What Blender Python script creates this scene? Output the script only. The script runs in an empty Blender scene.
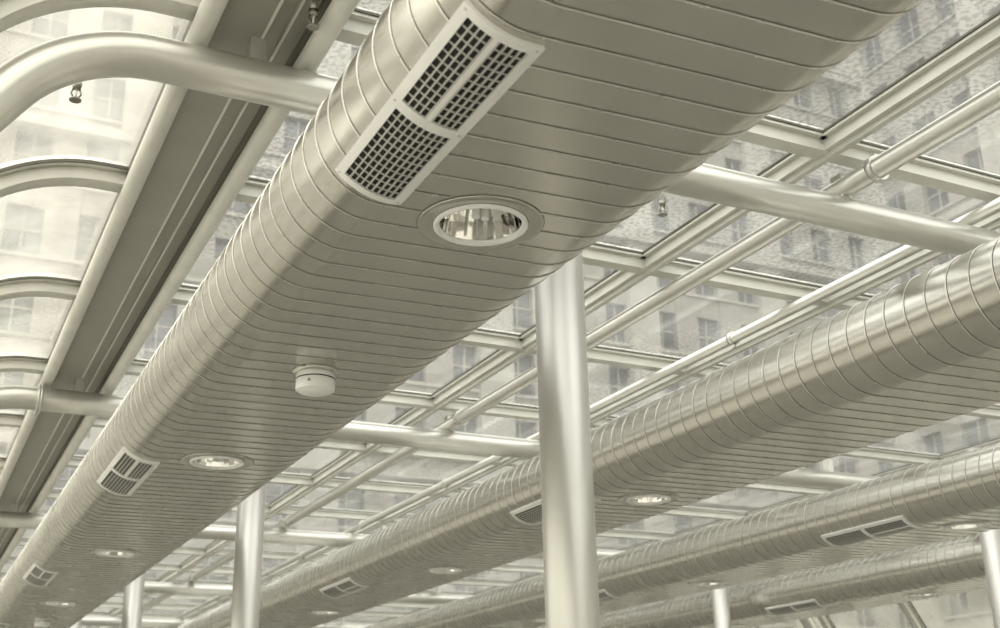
import bpy, math, random
from mathutils import Vector, Matrix
random.seed(4)
sc = bpy.context.scene
H = 1.6   # camera height above floor; "rel" z values are measured from the camera

# ------------------------------------------------------------------ materials
def new_mat(name):
    m = bpy.data.materials.new(name); m.use_nodes = True
    nt = m.node_tree
    for n in list(nt.nodes): nt.nodes.remove(n)
    out = nt.nodes.new('ShaderNodeOutputMaterial')
    return m, nt, out

def pbr(name, col, metallic=0.0, rough=0.5, var=0.08, nscale=6.0, bump=0.0, bscale=40.0, stretch=(1,1,1), rvar=0.08):
    m, nt, out = new_mat(name)
    N = nt.nodes; L = nt.links
    b = N.new('ShaderNodeBsdfPrincipled'); L.new(b.outputs[0], out.inputs[0])
    tc = N.new('ShaderNodeTexCoord'); mp = N.new('ShaderNodeMapping'); mp.inputs['Scale'].default_value = stretch
    L.new(tc.outputs['Object'], mp.inputs[0])
    nz = N.new('ShaderNodeTexNoise'); nz.inputs['Scale'].default_value = nscale; nz.inputs['Detail'].default_value = 6
    L.new(mp.outputs[0], nz.inputs['Vector'])
    cr = N.new('ShaderNodeValToRGB')
    cr.color_ramp.elements[0].position = 0.3; cr.color_ramp.elements[1].position = 0.7
    cr.color_ramp.elements[0].color = tuple(max(0, c*(1-var)) for c in col)+(1,)
    cr.color_ramp.elements[1].color = tuple(min(1, c*(1+var)) for c in col)+(1,)
    L.new(nz.outputs['Fac'], cr.inputs[0]); L.new(cr.outputs[0], b.inputs['Base Color'])
    b.inputs['Metallic'].default_value = metallic
    mr = N.new('ShaderNodeMapRange')
    mr.inputs['To Min'].default_value = max(0.02, rough-rvar); mr.inputs['To Max'].default_value = min(1, rough+rvar)
    L.new(nz.outputs['Fac'], mr.inputs['Value']); L.new(mr.outputs[0], b.inputs['Roughness'])
    if bump > 0:
        n2 = N.new('ShaderNodeTexNoise'); n2.inputs['Scale'].default_value = bscale; n2.inputs['Detail'].default_value = 0.5
        L.new(mp.outputs[0], n2.inputs['Vector'])
        bp = N.new('ShaderNodeBump'); bp.inputs['Strength'].default_value = bump; bp.inputs['Distance'].default_value = 0.02
        L.new(n2.outputs['Fac'], bp.inputs['Height']); L.new(bp.outputs[0], b.inputs['Normal'])
    return m

def glass_mat(name, tint, haze, hazecol, drops=True):
    m, nt, out = new_mat(name)
    N = nt.nodes; L = nt.links
    tr = N.new('ShaderNodeBsdfTransparent'); tr.inputs[0].default_value = tint+(1,)
    gl = N.new('ShaderNodeBsdfGlossy'); gl.inputs['Roughness'].default_value = 0.05
    tl = N.new('ShaderNodeBsdfTranslucent'); tl.inputs[0].default_value = hazecol+(1,)
    tc = N.new('ShaderNodeTexCoord')
    nz = N.new('ShaderNodeTexNoise'); nz.inputs['Scale'].default_value = 2.2; nz.inputs['Detail'].default_value = 8
    L.new(tc.outputs['Object'], nz.inputs['Vector'])
    mr = N.new('ShaderNodeMapRange'); mr.inputs['From Min'].default_value = 0.35; mr.inputs['From Max'].default_value = 0.7
    mr.inputs['To Min'].default_value = haze*0.6; mr.inputs['To Max'].default_value = haze*1.5
    L.new(nz.outputs['Fac'], mr.inputs['Value'])
    fac = mr.outputs[0]
    if drops:
        n3 = N.new('ShaderNodeTexNoise'); n3.inputs['Scale'].default_value = 55; n3.inputs['Detail'].default_value = 3
        L.new(tc.outputs['Object'], n3.inputs['Vector'])
        n4 = N.new('ShaderNodeTexNoise'); n4.inputs['Scale'].default_value = 1.1; n4.inputs['Detail'].default_value = 2
        L.new(tc.outputs['Object'], n4.inputs['Vector'])
        mk = N.new('ShaderNodeMapRange'); mk.inputs['From Min'].default_value=0.42; mk.inputs['From Max'].default_value=0.56
        L.new(n4.outputs['Fac'], mk.inputs['Value'])
        sp_ = N.new('ShaderNodeMapRange'); sp_.inputs['From Min'].default_value=0.45; sp_.inputs['From Max'].default_value=0.60
        L.new(n3.outputs['Fac'], sp_.inputs['Value'])
        mu = N.new('ShaderNodeMath'); mu.operation='MULTIPLY'; L.new(mk.outputs[0],mu.inputs[0]); L.new(sp_.outputs[0],mu.inputs[1])
        mc = N.new('ShaderNodeMix'); mc.data_type='RGBA'
        mc.inputs[6].default_value=tint+(1,); mc.inputs[7].default_value=tuple(c*0.55 for c in tint)+(1,)
        L.new(mu.outputs[0], mc.inputs[0]); L.new(mc.outputs[2], tr.inputs[0])
    mx = N.new('ShaderNodeMixShader'); L.new(fac, mx.inputs[0]); L.new(tr.outputs[0], mx.inputs[1]); L.new(tl.outputs[0], mx.inputs[2])
    lw = N.new('ShaderNodeLayerWeight'); lw.inputs[0].default_value = 0.5
    pw = N.new('ShaderNodeMath'); pw.operation='POWER'; pw.inputs[1].default_value=4.0; L.new(lw.outputs['Facing'], pw.inputs[0])
    ma = N.new('ShaderNodeMath'); ma.operation='MULTIPLY_ADD'; ma.inputs[1].default_value=0.5; ma.inputs[2].default_value=0.06; L.new(pw.outputs[0], ma.inputs[0])
    mx2 = N.new('ShaderNodeMixShader'); L.new(ma.outputs[0], mx2.inputs[0]); L.new(mx.outputs[0], mx2.inputs[1]); L.new(gl.outputs[0], mx2.inputs[2])
    L.new(mx2.outputs[0], out.inputs[0])
    return m

M_duct = pbr('duct_sheet_metal', (0.60,0.585,0.54), 0.94, 0.25, 0.04, 3.0, 0.06, 3.0, (1,0.6,1), 0.04)
M_seam = pbr('duct_seam_metal', (0.64,0.625,0.58), 0.9, 0.28)
M_seamd = pbr('duct_seam_shade', (0.16,0.15,0.13), 0.2, 0.6)  # dark tone that paints the shade in the seam recess
M_tube = pbr('painted_steel_tube', (0.65,0.64,0.60), 0.65, 0.32, 0.04, 4, 0.0, 60,(1,1,1),0.02)
M_col = pbr('painted_column', (0.60,0.59,0.555), 0.6, 0.40, 0.03, 4, 0.0, 60,(1,1,1),0.02)
M_frame = pbr('glazing_frame_paint', (0.66,0.65,0.60), 0.05, 0.5, 0.06, 8)
M_gask = pbr('glazing_gasket', (0.14,0.135,0.115), 0.0, 0.7)
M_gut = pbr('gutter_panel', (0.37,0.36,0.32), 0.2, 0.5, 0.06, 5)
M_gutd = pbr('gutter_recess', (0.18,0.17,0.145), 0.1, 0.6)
M_white = pbr('white_plastic', (0.92,0.92,0.91), 0.0, 0.4, 0.02)
M_grille = pbr('grille_enamel', (0.88,0.87,0.85), 0.1, 0.4, 0.03)
M_dark = pbr('cavity_shade_black', (0.03,0.028,0.025), 0.0, 0.8)  # near-black painting the shade of openings; also on the lamp socket
M_blade = pbr('grille_blade', (0.36,0.35,0.32), 0.3, 0.45)
M_bladef = pbr('grille_front_blade', (0.60,0.59,0.56), 0.2, 0.45)
M_refl = pbr('polished_reflector', (0.90,0.89,0.87), 1.0, 0.07, 0.02, 6, 0, 1, (1,1,1), 0.03)
M_brass = pbr('sprinkler_metal', (0.36,0.34,0.30), 0.8, 0.35)
M_floor = pbr('floor_tile', (0.33,0.32,0.29), 0.0, 0.35, 0.06, 1.2)
M_wall = pbr('knee_wall_paint', (0.62,0.60,0.55), 0.0, 0.6)
M_ground = pbr('outside_paving', (0.42,0.41,0.38), 0.0, 0.8)
M_stone = pbr('facade_stone', (0.275,0.265,0.235), 0.0, 0.85, 0.16, 0.35)
M_stone2 = pbr('facade_trim_stone', (0.34,0.33,0.295), 0.0, 0.85, 0.1, 0.5)
M_bwin = pbr('facade_window_glass', (0.12,0.13,0.13), 0.0, 0.25, 0.3, 0.3)
M_glass = glass_mat('roof_glass', (0.88,0.91,0.90), 0.11, (0.89,0.90,0.87), True)
M_vglass = glass_mat('vault_glass', (0.76,0.77,0.72), 0.27, (0.84,0.83,0.75), False)

# ------------------------------------------------------------------ mesh builder
class MB:
    def __init__(s): s.v=[]; s.f=[]; s.m=[]; s.sm=[]; s.mats=[]
    def mi(s, mat):
        if mat not in s.mats: s.mats.append(mat)
        return s.mats.index(mat)
    def face(s, idx, mat, smooth=False):
        s.f.append(tuple(idx)); s.m.append(s.mi(mat)); s.sm.append(smooth)
    def add(s, vs):
        b=len(s.v); s.v.extend(vs); return b
    def box(s, x0,x1,y0,y1,z0,z1, mat):
        b=s.add([(x0,y0,z0),(x1,y0,z0),(x1,y1,z0),(x0,y1,z0),(x0,y0,z1),(x1,y0,z1),(x1,y1,z1),(x0,y1,z1)])
        for q in ((0,3,2,1),(4,5,6,7),(0,1,5,4),(1,2,6,5),(2,3,7,6),(3,0,4,7)):
            s.face([b+i for i in q], mat)
    def tube(s, pts, r, mat, seg=20, caps=True):
        pts=[Vector(p) for p in pts]; n=len(pts)
        rs = r if isinstance(r,(list,tuple)) else [r]*n
        t0=(pts[1]-pts[0]).normalized()
        up=Vector((0,0,1)) if abs(t0.z)<0.9 else Vector((1,0,0))
        u=t0.cross(up).normalized(); rings=[]
        for i in range(n):
            if i==0: t=t0
            elif i==n-1: t=(pts[i]-pts[i-1]).normalized()
            else:
                a=(pts[i]-pts[i-1]); c=(pts[i+1]-pts[i])
                t=(a.normalized()+c.normalized()).normalized() if a.length>1e-9 and c.length>1e-9 else t
            u=(u-t*u.dot(t)).normalized(); w=t.cross(u)
            rings.append(s.add([tuple(pts[i]+(u*math.cos(2*math.pi*k/seg)+w*math.sin(2*math.pi*k/seg))*rs[i]) for k in range(seg)]))
        for i in range(n-1):
            for k in range(seg):
                k2=(k+1)%seg
                s.face((rings[i]+k,rings[i]+k2,rings[i+1]+k2,rings[i+1]+k), mat, True)
        if caps:
            s.face([rings[0]+k for k in range(seg)][::-1], mat)
            s.face([rings[-1]+k for k in range(seg)], mat)
    def lathe(s, c, prof, mat, seg=32, smooth=True):
        rings=[s.add([(c[0]+r*math.cos(2*math.pi*k/seg), c[1]+r*math.sin(2*math.pi*k/seg), c[2]+z) for k in range(seg)]) for r,z in prof]
        for i in range(len(prof)-1):
            for k in range(seg):
                k2=(k+1)%seg
                s.face((rings[i]+k,rings[i]+k2,rings[i+1]+k2,rings[i+1]+k), mat, smooth)
        return rings
    def build(s, name, parent=None, bevel=0):
        me=bpy.data.meshes.new(name)
        xs=[v[0] for v in s.v]; ys=[v[1] for v in s.v]; zs=[v[2] for v in s.v]
        c=((min(xs)+max(xs))/2,(min(ys)+max(ys))/2,min(zs))
        me.from_pydata([(v[0]-c[0],v[1]-c[1],v[2]-c[2]) for v in s.v],[],s.f)
        for m in s.mats: me.materials.append(m)
        me.polygons.foreach_set('material_index', s.m)
        me.polygons.foreach_set('use_smooth', s.sm)
        me.update()
        o=bpy.data.objects.new(name, me); o.location=c
        sc.collection.objects.link(o)
        if parent: o.parent=parent
        return o
def empty(name):
    e=bpy.data.objects.new(name,None); sc.collection.objects.link(e); e.empty_display_size=0.2; return e

# ------------------------------------------------------------------ layout constants
A_=0.22; HR=0.15; ZB=1.07+H; ZC=ZB+HR
DX=[1.0,2.94,4.88,6.82]; XM=7.82   # mirror: x -> XM - x
Y0,Y1=-3.94,25.76
LIGHTY=[-0.25,2.07,4.40,6.65,8.95,11.25,13.55,15.85,18.15,20.45,22.75]
GRILY=[-1.3,1.73,4.80,7.76,10.7,13.65,16.6,19.55,22.5]
DETY=[3.2,9.95,16.7]
TUBEY=[2.72+3.3*k for k in range(-1,7)]
ROWY=[2.66+1.1*k for k in range(-6,22)]
ZT=1.70+H; ZG=1.87+H

# ------------------------------------------------------------------ ducts
def perim_pts():
    P=[]
    nb=24
    for i in range(nb): P.append((-A_+2*A_*i/nb,-HR,0,-1,True))
    ns=26
    for i in range(ns): 
        a=-math.pi/2+math.pi*i/ns; P.append((A_+HR*math.cos(a),HR*math.sin(a),math.cos(a),math.sin(a),False))
    for i in range(4): P.append((A_-2*A_*i/4,HR,0,1,False))
    for i in range(ns):
        a=math.pi/2+math.pi*i/ns; P.append((-A_+HR*math.cos(a),HR*math.sin(a),math.cos(a),math.sin(a),False))
    return P
PP=perim_pts()
def make_duct(x0):
    par=empty('air_duct')
    b=MB(); ya,yb=Y0+0.12,Y1-0.12
    ns=26
    ys=[ya]; y=ya
    while y<yb-1e-6: y=min(yb,y+0.8); ys.append(y)
    def strip(prof):
        rings=[b.add([(x0+px,yy,ZC+pz) for px,pz in prof]) for yy in ys]
        for i in range(len(ys)-1):
            for k in range(len(prof)-1):
                b.face((rings[i]+k,rings[i]+k+1,rings[i+1]+k+1,rings[i+1]+k), M_duct, True)
    strip([(A_+HR*math.cos(-math.pi/2+math.pi*i/ns),HR*math.sin(-math.pi/2+math.pi*i/ns)) for i in range(ns+1)])
    strip([(A_,HR),(-A_,HR)])
    strip([(-A_+HR*math.cos(math.pi/2+math.pi*i/ns),HR*math.sin(math.pi/2+math.pi*i/ns)) for i in range(ns+1)])
    cur=ya
    R=0.092; hw=A_
    def quad(y_a,y_b):
        q=b.add([(x0-hw,y_a,ZB),(x0-hw,y_b,ZB),(x0+hw,y_b,ZB),(x0+hw,y_a,ZB)]); b.face((q,q+1,q+2,q+3),M_duct)
    for ly in LIGHTY:
        quad(cur,ly-hw)
        n=32; inner=[]; outer=[]
        for k in range(n):
            a=2*math.pi*k/n+math.pi/4; c,s_=math.cos(a),math.sin(a)
            inner.append((x0+R*c,ly+R*s_,ZB)); mxx=max(abs(c),abs(s_)); outer.append((x0+hw*c/mxx,ly+hw*s_/mxx,ZB))
        bi=b.add(inner); bo=b.add(outer)
        for k in range(n):
            k2=(k+1)%n; b.face((bi+k,bi+k2,bo+k2,bo+k),M_duct)
        cur=ly+hw
    quad(cur,yb)
    for yy in (ya,yb):
        cap=b.add([(x0+p[0],yy,ZC+p[1]) for p in PP]); b.face([cap+i for i in range(len(PP))],M_duct)
    b.build('body',par)
    s=MB(); pitch=0.084
    per=[0.0]
    for i in range(len(PP)):
        p=PP[i]; q=PP[(i+1)%len(PP)]; per.append(per[-1]+math.hypot(q[0]-p[0],q[1]-p[1]))
    T=per[-1]; turns=int((yb-ya)/pitch)-1; n=len(PP)
    prev=None; prevskip=False
    w=0.0026; h=0.0022
    for t in range(turns):
        for i in range(n):
            p=PP[i]; yy=yb-0.05-pitch*(t+per[i]/T)
            X=x0+p[0]; Z=ZC+p[1]
            def P(dy,dn): return (X+p[2]*dn, yy+dy, Z+p[3]*dn)
            base=s.add([P(-w,0),P(-w*0.5,h),P(w*0.5,h),P(w,0),P(-w-0.0018,0.0009),P(-w,0.0009)])
            skip=False
            if p[4]:
                for ly in LIGHTY:
                    if (X+0.009-x0)**2+(yy-ly)**2<0.137**2: skip=True
            if prev is not None and not prevskip:
                for k in range(3): s.face((prev+k,prev+k+1,base+k+1,base+k),M_seam)
                s.face((prev+4,prev+5,base+5,base+4),M_seamd)  # dark ribbon beside the ridge, painted in place of recess shade
            prev=base; prevskip=skip
    s.build('spiral_seam',par)
    return par
for x in DX: make_duct(x)

# ------------------------------------------------------------------ grilles on the rounded lower-left shoulder
def make_grille(x0,yc):
    g=MB(); cx=x0-A_; L=0.625; ya,yb=yc-L/2,yc+L/2
    f0,f1=math.radians(-9),math.radians(48)
    def pt(r,f,y): return (cx-r*math.sin(f),y,ZC-r*math.cos(f))
    def patch(r0,r1,fa,fb,y_a,y_b,mat,nf=6):
        bs=g.add([pt(r,fa+(fb-fa)*i/nf,y) for i in range(nf+1) for r in (r0,r1) for y in (y_a,y_b)])
        for i in range(nf):
            a=bs+4*i; c=a+4
            g.face((a+2,c+2,c+3,a+3),mat,False); g.face((a,a+1,c+1,c),mat)
            g.face((a,c,c+2,a+2),mat); g.face((a+1,a+3,c+3,c+1),mat)
        g.face((bs,bs+2,bs+3,bs+1),mat); e=bs+4*nf; g.face((e,e+1,e+3,e+2),mat)
    r0=HR-0.002; rf=HR+0.009
    bw=0.019; bf=bw/HR
    patch(r0,rf,f0,f1,ya,ya+bw,M_grille,10); patch(r0,rf,f0,f1,yb-bw,yb,M_grille,10)
    for (s0,s1) in ((ya+bw,yc-bw*0.75),(yc+bw*0.75,yb-bw)):
        patch(r0,rf,f0,f0+bf,s0,s1,M_grille,3); patch(r0,rf,f1-bf,f1,s0,s1,M_grille,3)
    patch(r0,rf,f0,f1,yc-bw*0.75,yc+bw*0.75,M_grille,10)
    patch(HR,HR+0.0036,f0+bf*0.8,f1-bf*0.8,ya+bw*0.8,yb-bw*0.8,M_dark)  # dark sheet on the duct skin, painted shade of a deep cavity
    for sub in (0,1):
        sa=ya+bw if sub==0 else yc+bw*0.75; sb=yc-bw*0.75 if sub==0 else yb-bw
        nb=11
        for i in range(1,nb):
            y=sa+(sb-sa)*i/nb
            patch(HR+0.0040,HR+0.0060,f0+bf,f1-bf,y-0.0018,y+0.0018,M_bladef,6)
        na=9
        for i in range(1,na):
            f=f0+bf+(f1-f0-2*bf)*i/na
            patch(HR+0.0040,HR+0.0074,f-0.012,f+0.012,sa+0.001,sb-0.001,M_bladef,1)
        if sub==0:
            fm=(f0+f1)/2; patch(HR+0.0042,rf-0.001,fm-0.03,fm+0.03,sa,sb,M_grille,1)
    for y in (ya+bw/2,yc,yb-bw/2):
        for f in (f0+bf/2,f1-bf/2):
            patch(rf-0.0005,rf+0.0008,f-0.015,f+0.015,y-0.0022,y+0.0022,M_bladef,1)
    g.build('air_vent_grille')
for x in DX:
    for y in GRILY: make_grille(x,y)

# ------------------------------------------------------------------ recessed downlights
def make_light(x,y):
    g=MB(); c=(x,y,ZB)
    g.lathe(c,[(0.136,0.0),(0.136,-0.003),(0.131,-0.0035),(0.129,-0.0020),(0.102,-0.0020)],M_duct,40)
    g.lathe(c,[(0.1375,-0.0006),(0.136,-0.0006)],M_seamd,40)
    g.lathe(c,[(0.1035,-0.0024),(0.102,-0.0024)],M_seamd,40)
    g.lathe(c,[(0.102,-0.001),(0.102,-0.007),(0.098,-0.010),(0.092,-0.009),(0.089,-0.004),(0.088,0.0)],M_white,40)
    g.lathe(c,[(0.088,0.0),(0.084,0.02),(0.078,0.05),(0.068,0.075),(0.05,0.095),(0.032,0.10)],M_refl,24,False)
    g.lathe(c,[(0.0325,0.10),(0.0325,0.085),(0.001,0.085)],M_dark,20)
    g.tube([(x,y,ZB+0.09),(x,y,ZB+0.055)],0.019,M_white,16)
    for dx in (-0.011,0.011):
        g.tube([(x+dx,y,ZB+0.056),(x+dx,y,ZB+0.012)],0.0085,M_white,12)
    g.tube([(x-0.02,y+0.03,ZB+0.075),(x-0.055,y+0.045,ZB+0.035)],0.004,M_blade,8)
    g.build('recessed_downlight')
for x in DX:
    for y in LIGHTY: make_light(x,y)

# ------------------------------------------------------------------ smoke detectors
def make_det(x,y):
    g=MB(); c=(x,y,ZB)
    g.lathe(c,[(0.068,0.0),(0.068,-0.006),(0.001,-0.006)],M_duct,36)
    g.lathe(c,[(0.054,-0.006),(0.057,-0.009),(0.057,-0.022)],M_white,36)
    g.lathe(c,[(0.057,-0.022),(0.0545,-0.022),(0.0545,-0.0255),(0.057,-0.0255)],M_dark,36)
    g.lathe(c,[(0.057,-0.0255),(0.058,-0.028),(0.058,-0.052),(0.056,-0.057)],M_white,36)
    g.lathe(c,[(0.056,-0.057),(0.050,-0.060),(0.038,-0.061),(0.036,-0.063),(0.001,-0.063)],M_white,36)
    g.tube([(x-0.034,y-0.047,ZB-0.04),(x-0.037,y-0.051,ZB-0.04)],0.004,M_brass,8)
    g.build('smoke_detector')
for y in DETY: make_det(1.0,y)
for x in DX[1:]: make_det(x,12.4)

# ------------------------------------------------------------------ side vault centreline
def vault(off, nfine=14):
    P=[]; cx,cz,r=0.40,1.30,0.41
    th=math.radians(56)
    for i in range(nfine+1):
        a=th*i/nfine; P.append((cx-(r+off)*math.sin(a),cz+(r+off)*math.cos(a)))
    nx,nz=-math.sin(th),math.cos(th); tx,tz=-math.cos(th),-math.sin(th)
    bx,bz=cx-r*math.sin(th)+tx*0.9, cz+r*math.cos(th)+tz*0.9
    P.append((bx+nx*off,bz+nz*off))
    r2=0.5; c2x,c2z=bx-nx*r2,bz-nz*r2
    for i in range(1,7):
        a=th+(math.pi/2-th)*i/6; P.append((c2x-(r2+off)*math.sin(a),c2z+(r2+off)*math.cos(a)))
    P.append((P[-1][0],-H))
    return [(x,z+H) for x,z in P]
def mir(P): return [(XM-x,z) for x,z in P]

# ------------------------------------------------------------------ cross tubes
for ti,y in enumerate(TUBEY):
    g=MB(); L=vault(0.0)
    path=[(x,y,z-0.01 if i<15 else z) for i,(x,z) in enumerate(L)][::-1]
    path[0]=(path[0][0],y,0.0)
    R=[(XM-p[0],p[1],p[2]) for p in path][::-1]
    g.tube(path+R,0.058,M_tube,28)
    if ti>1:
        for fx in (0.47,XM-0.47):
            g.tube([(fx-0.012,y,ZT),(fx-0.001,y,ZT)],0.074,M_tube,24); g.tube([(fx+0.001,y,ZT),(fx+0.012,y,ZT)],0.074,M_tube,24)
    for fx in (path[0][0],XM-path[0][0]):
        g.tube([(fx,y,0.0),(fx,y,0.015)],0.10,M_tube,24)
    for fx in (0.65,1.61,2.685,3.55,4.52,5.49,6.46,XM-0.65):
        g.box(fx-0.02,fx+0.02,y-0.025,y+0.025,ZT+0.045,ZG-0.03,M_tube)
    g.build('roof_beam_tube')

# ------------------------------------------------------------------ columns
def column(x,y,r=0.0705):
    g=MB()
    g.tube([(x,y,0.012),(x,y,ZG-0.03)],r,M_col,36)
    g.tube([(x,y,0.0),(x,y,0.015)],r+0.06,M_col,36)
    g.tube([(x,y,ZT-0.085),(x,y,ZT-0.07)],r+0.012,M_col,36)
    g.build('support_column')
for y in TUBEY: column(1.56,y)
for y in (2.5,5.44,8.37,11.3,14.2,17.1,20.1): column(6.26,y)

# ------------------------------------------------------------------ longitudinal purlin tubes
def purlin(x,z,r,clamps=True):
    g=MB(); g.tube([(x,Y0+0.1,z),(x,Y1-0.1,z)],r,M_tube,18)
    for ty in TUBEY:
        for d in (-0.17,):
            g.tube([(x,ty+d-0.012,z),(x,ty+d+0.012,z)],r+0.009,M_tube,18)
            g.box(x-0.012,x+0.012,ty+d-0.01,ty+d+0.01,z+r*0.5,ZG-0.03,M_tube)
            if r<0.03:
                g.box(x-0.006,x+0.006,ty+d+1.6-0.01,ty+d+1.6+0.01,z-r-0.02,z+r,M_tube)
                g.tube([(x,ty+d+1.59,z),(x,ty+d+1.615,z)],r+0.008,M_tube,18)
    g.build('purlin_tube')
for x in (2.685,4.62,6.50): purlin(x,1.79+H,0.036)
for x in (3.30,5.25): purlin(x,1.80+H,0.024)

# ------------------------------------------------------------------ flat glazed roof
roof=empty('glass_roof')
XG0,XG1=0.80,XM-0.80
BARX=[1.61,2.58,3.55,4.52,5.49,6.46]
g=MB()
for x in BARX:
    g.box(x-0.032,x+0.032,Y0,Y1,ZG,ZG+0.06,M_frame)
    g.box(x-0.012,x+0.012,Y0,Y1,ZG-0.018,ZG,M_frame)
for y in ROWY:
    g.box(XG0,XG1,y-0.03,y+0.03,ZG-0.004,ZG+0.062,M_frame)
    g.box(XG0,XG1,y-0.05,y+0.05,ZG+0.048,ZG+0.066,M_frame)
g.build('glazing_bars',roof)
g=MB()
xs=[XG0]+BARX+[XG1]
for i in range(len(xs)-1):
    for j in range(len(ROWY)-1):
        xa,xb=xs[i]+0.032,xs[i+1]-0.032; ya,yb=ROWY[j]+0.03,ROWY[j+1]-0.03
        t=0.020
        z0,z1=ZG+0.038,ZG+0.056
        g.box(xa,xa+t,ya,yb,z0,z1,M_frame); g.box(xb-t,xb,ya,yb,z0,z1,M_frame)
        g.box(xa,xb,ya,ya+t,z0,z1,M_frame); g.box(xa,xb,yb-t,yb,z0,z1,M_frame)
        k=0.005; z0+=0.010
        g.box(xa+t,xa+t+k,ya+t,yb-t,z0,z1,M_gask); g.box(xb-t-k,xb-t,ya+t,yb-t,z0,z1,M_gask)
        g.box(xa+t,xb-t,ya+t,ya+t+k,z0,z1,M_gask); g.box(xa+t,xb-t,yb-t-k,yb-t,z0,z1,M_gask)
g.build('sash_frames',roof)
g=MB()
q=g.add([(XG0,Y0,ZG+0.058),(XG1,Y0,ZG+0.058),(XG1,Y1,ZG+0.058),(XG0,Y1,ZG+0.058)]); g.face((q,q+1,q+2,q+3),M_glass)
g.build('glass_panes',roof)

# ------------------------------------------------------------------ gutters
def gutter(mirror):
    g=MB(); f=(lambda x: XM-x) if mirror else (lambda x:x)
    def bx(a,b,z0,z1,m):
        x0,x1=sorted((f(a),f(b))); g.box(x0,x1,Y0,Y1,z0+H,z1+H,m)
    g.tube([(f(0.50),Y0,1.805+H),(f(0.50),Y1,1.805+H)],0.030,M_frame,16)
    g.tube([(f(0.80),Y0,1.805+H),(f(0.80),Y1,1.805+H)],0.030,M_frame,16)
    bx(0.535,0.655,1.822,1.85,M_gut)
    bx(0.655,0.663,1.818,1.90,M_frame)
    bx(0.663,0.765,1.852,1.90,M_gut)
    bx(0.715,0.722,1.840,1.86,M_frame)
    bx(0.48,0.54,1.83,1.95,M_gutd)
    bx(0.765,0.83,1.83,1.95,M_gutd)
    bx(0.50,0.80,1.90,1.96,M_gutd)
    g.build('roof_gutter')
gutter(False); gutter(True)

# ------------------------------------------------------------------ curved side glazing
def side(mirror):
    par=empty('wall_right' if mirror else 'wall_left')
    def cv(off):
        P=vault(off); P=[(0.50,P[0][1])]+P; P=P[:-1]+[(P[-1][0],0.5)]
        return mir(P) if mirror else P
    def sweep(g,o0,o1,y0,y1,mat):
        a=cv(o0); c=cv(o1)
        bs=g.add([v for i in range(len(a)) for v in ((a[i][0],y0,a[i][1]),(a[i][0],y1,a[i][1]),(c[i][0],y0,c[i][1]),(c[i][0],y1,c[i][1]))])
        for i in range(len(a)-1):
            p=bs+4*i; n=p+4
            g.face((p,p+1,n+1,n),mat,True); g.face((p+2,n+2,n+3,p+3),mat,True)
            g.face((p,n,n+2,p+2),mat); g.face((p+1,p+3,n+3,n+1),mat)
        g.face((bs,bs+2,bs+3,bs+1),mat); e=bs+4*(len(a)-1); g.face((e,e+1,e+3,e+2),mat)
    g=MB()
    for y in ROWY:
        sweep(g,0.11,0.19,y-0.035,y+0.035,M_frame)
        sweep(g,0.150,0.162,y-0.060,y-0.035,M_frame); sweep(g,0.150,0.162,y+0.035,y+0.060,M_frame)
        sweep(g,0.153,0.163,y-0.066,y-0.060,M_gask); sweep(g,0.153,0.163,y+0.060,y+0.066,M_gask)
    g.build('curved_ribs',par)
    g=MB(); a=cv(0.165)
    bs=g.add([v for p in a for v in ((p[0],Y0,p[1]),(p[0],Y1,p[1]))])
    for i in range(len(a)-1): g.face((bs+2*i,bs+2*i+1,bs+2*i+3,bs+2*i+2),M_vglass,True)
    g.build('curved_glass',par)
    g=MB()
    for idx in (16,22):
        p=a[idx]; g.box(p[0]-0.035,p[0]+0.035,Y0,Y1,p[1]-0.03,p[1]+0.03,M_frame)
    x=a[-1][0]
    g.box(x-0.07,x+0.07,Y0,Y1,0.0,0.5,M_wall)
    g.box(x-0.09,x+0.09,Y0,Y1,0.5,0.53,M_frame)
    g.build('knee_wall',par)
    return x
xl=side(False); xr=side(True)

def endwall(y,name):
    par=empty(name); g=MB()
    x0,x1=xl+0.1,xr-0.1
    g.box(x0,x1,y-0.05,y+0.05,0,0.5,M_wall)
    n=9
    for i in range(n+1):
        x=x0+(x1-x0)*i/n; z1=H+1.86 if 0.45<x<XM-0.45 else H+0.6
        g.box(x-0.03,x+0.03,y-0.03,y+0.03,0.5,z1,M_frame)
    for z in (1.6,2.5): g.box(x0,x1,y-0.025,y+0.025,z-0.025,z+0.025,M_frame)
    g.box(0.4,XM-0.4,y-0.03,y+0.03,H+1.83,H+1.87,M_frame)
    g.build('mullions',par)
    g=MB(); q=g.add([(x0,y,0.5),(x1,y,0.5),(x1,y,H+0.9),(XM-0.2,y,H+1.8),(0.2,y,H+1.8),(x0,y,H+0.9)]); g.face([q+i for i in range(6)],M_vglass)
    g.build('glazing',par)
endwall(Y0,'wall_front'); endwall(Y1,'wall_back')

g=MB(); g.box(xl-0.1,xr+0.1,Y0-0.1,Y1+0.1,-0.1,0.0,M_floor); g.build('floor')
g=MB(); q=g.add([(-300,-300,-0.12),(300,-300,-0.12),(300,300,-0.12),(-300,300,-0.12)]); g.face((q,q+1,q+2,q+3),M_ground); g.build('ground')

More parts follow.
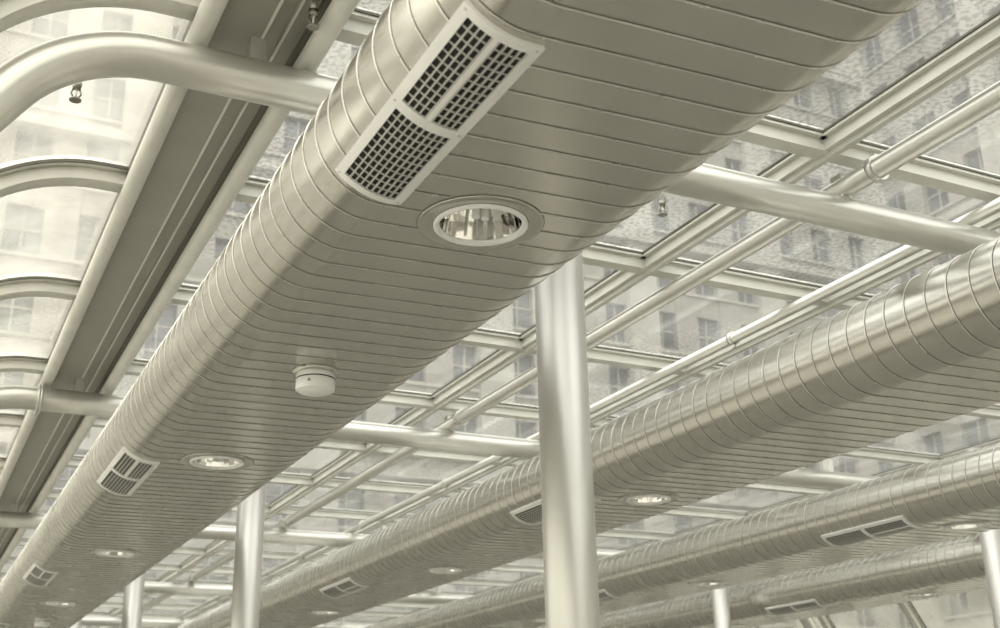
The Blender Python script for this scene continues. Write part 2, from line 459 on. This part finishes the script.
# ------------------------------------------------------------------ sprinklers
def sprinkler(x,y,z,ztop):
    g=MB(); z+=H; ztop+=H
    g.tube([(x,y,ztop),(x,y,z+0.02)],0.009,M_tube,10)
    g.tube([(x,y,z+0.022),(x,y,z+0.006)],[0.014,0.010],M_brass,12)
    for d in (-1,1):
        g.tube([(x+d*0.008,y,z+0.008),(x+d*0.013,y,z-0.008),(x+d*0.003,y,z-0.026)],0.0028,M_brass,8)
    g.tube([(x,y,z+0.008),(x,y,z-0.02)],0.003,M_white,8)
    g.tube([(x,y,z-0.026),(x,y,z-0.029)],0.016,M_brass,16)
    g.build('sprinkler_head')
sprinkler(0.23,2.95,1.69,1.86)
sprinkler(2.18,3.06,1.775,1.90); sprinkler(0.74,2.50,1.785,1.85)
sprinkler(0.23,6.3,1.69,1.86); sprinkler(2.18,6.4,1.775,1.90); sprinkler(4.1,3.06,1.775,1.90); sprinkler(4.1,6.4,1.775,1.90)

# ------------------------------------------------------------------ neighbouring buildings
def facade(name, origin, ux, width, height, fl=3.7, bay=3.1):
    g=MB(); ux=Vector(ux); nrm=Vector((ux.y,-ux.x,0))
    o=Vector(origin)
    def bx(u0,u1,z0,z1,d0,d1,m):
        c=[o+ux*u+nrm*d+Vector((0,0,z)) for z in (z0,z1) for (u,d) in ((u0,d0),(u1,d0),(u1,d1),(u0,d1))]
        b=g.add([tuple(p) for p in c])
        for q in ((0,3,2,1),(4,5,6,7),(0,1,5,4),(1,2,6,5),(2,3,7,6),(3,0,4,7)): g.face([b+i for i in q],m)
    bx(0,width,0,height,-14,-0.45,M_bwin)
    nb=int(width/bay); nf=int(height/fl)
    for i in range(nb+1):
        u=i*bay; big=(i%3==0)
        bx(u-(0.95 if big else 0.75),u+(0.95 if big else 0.75),0,height,-0.5,0.35 if big else 0.0,M_stone2 if big else M_stone)
    for j in range(nf+1):
        z=j*fl
        bx(0,width,z-0.75,z+0.55,-0.5,-0.06,M_stone)
        bx(0,width,z+0.45,z+0.62,-0.5,0.12,M_stone2)
        if j%4==0: bx(0,width,z-0.7,z-0.2,-0.5,0.75,M_stone2)
    for i in range(nb):
        u=i*bay+bay/2
        bx(u-0.05,u+0.05,0,height,-0.46,-0.36,M_stone2)
        for j in range(nf): bx(u-0.85,u+0.85,j*fl+1.85,j*fl+1.95,-0.46,-0.38,M_stone2)
    bx(0,width,height-0.3,height+1.2,-14,1.0,M_stone2)
    g.build(name)
facade('office_building',(-30,52,0),(1,0,0),84.0,56)
facade('office_building',(54,52,0),(0,-1,0),80,62,4.0,3.4)

# ------------------------------------------------------------------ light
w=bpy.data.worlds.new('overcast_sky'); sc.world=w; w.use_nodes=True
nt=w.node_tree; bg=nt.nodes['Background']
tc=nt.nodes.new('ShaderNodeTexCoord'); sp=nt.nodes.new('ShaderNodeSeparateXYZ'); cr=nt.nodes.new('ShaderNodeValToRGB')
nt.links.new(tc.outputs['Generated'],sp.inputs[0]); nt.links.new(sp.outputs['Z'],cr.inputs[0]); nt.links.new(cr.outputs[0],bg.inputs[0])
cr.color_ramp.elements[0].color=(0.98,0.945,0.88,1); cr.color_ramp.elements[1].color=(1.0,0.98,0.95,1)
bg.inputs[1].default_value=3.1
added_sun=bpy.data.lights.new('added_sun','SUN'); added_sun.energy=0.8; added_sun.angle=math.radians(30); added_sun.color=(1,0.96,0.90)  # added soft sun to help brighten the interior; the sky is overcast
so=bpy.data.objects.new('added_sun',added_sun); sc.collection.objects.link(so)
d=Vector((0.55,0.35,-0.75)); so.rotation_euler=d.to_track_quat('-Z','Y').to_euler()

# ------------------------------------------------------------------ camera (solved from vanishing points)
f=1180.0
X=Vector((2513,-389,-1180)).normalized()
Y=Vector((-625,-456,-1180)); Y=(Y-X*Y.dot(X)).normalized()
Z=X.cross(Y)
R=Matrix((X,Y,Z))
cam=bpy.data.cameras.new('camera'); cam.sensor_width=36; cam.lens=f/1000*36; cam.clip_end=500
cam.dof.use_dof=True; cam.dof.focus_distance=3.3; cam.dof.aperture_fstop=5.6
co=bpy.data.objects.new('camera',cam); sc.collection.objects.link(co)
M=R.to_4x4(); M.translation=Vector((0,0,H)); co.matrix_world=M
sc.camera=co
sc.view_settings.view_transform='Standard'
sc.view_settings.look='None'
sc.view_settings.gamma=0.90
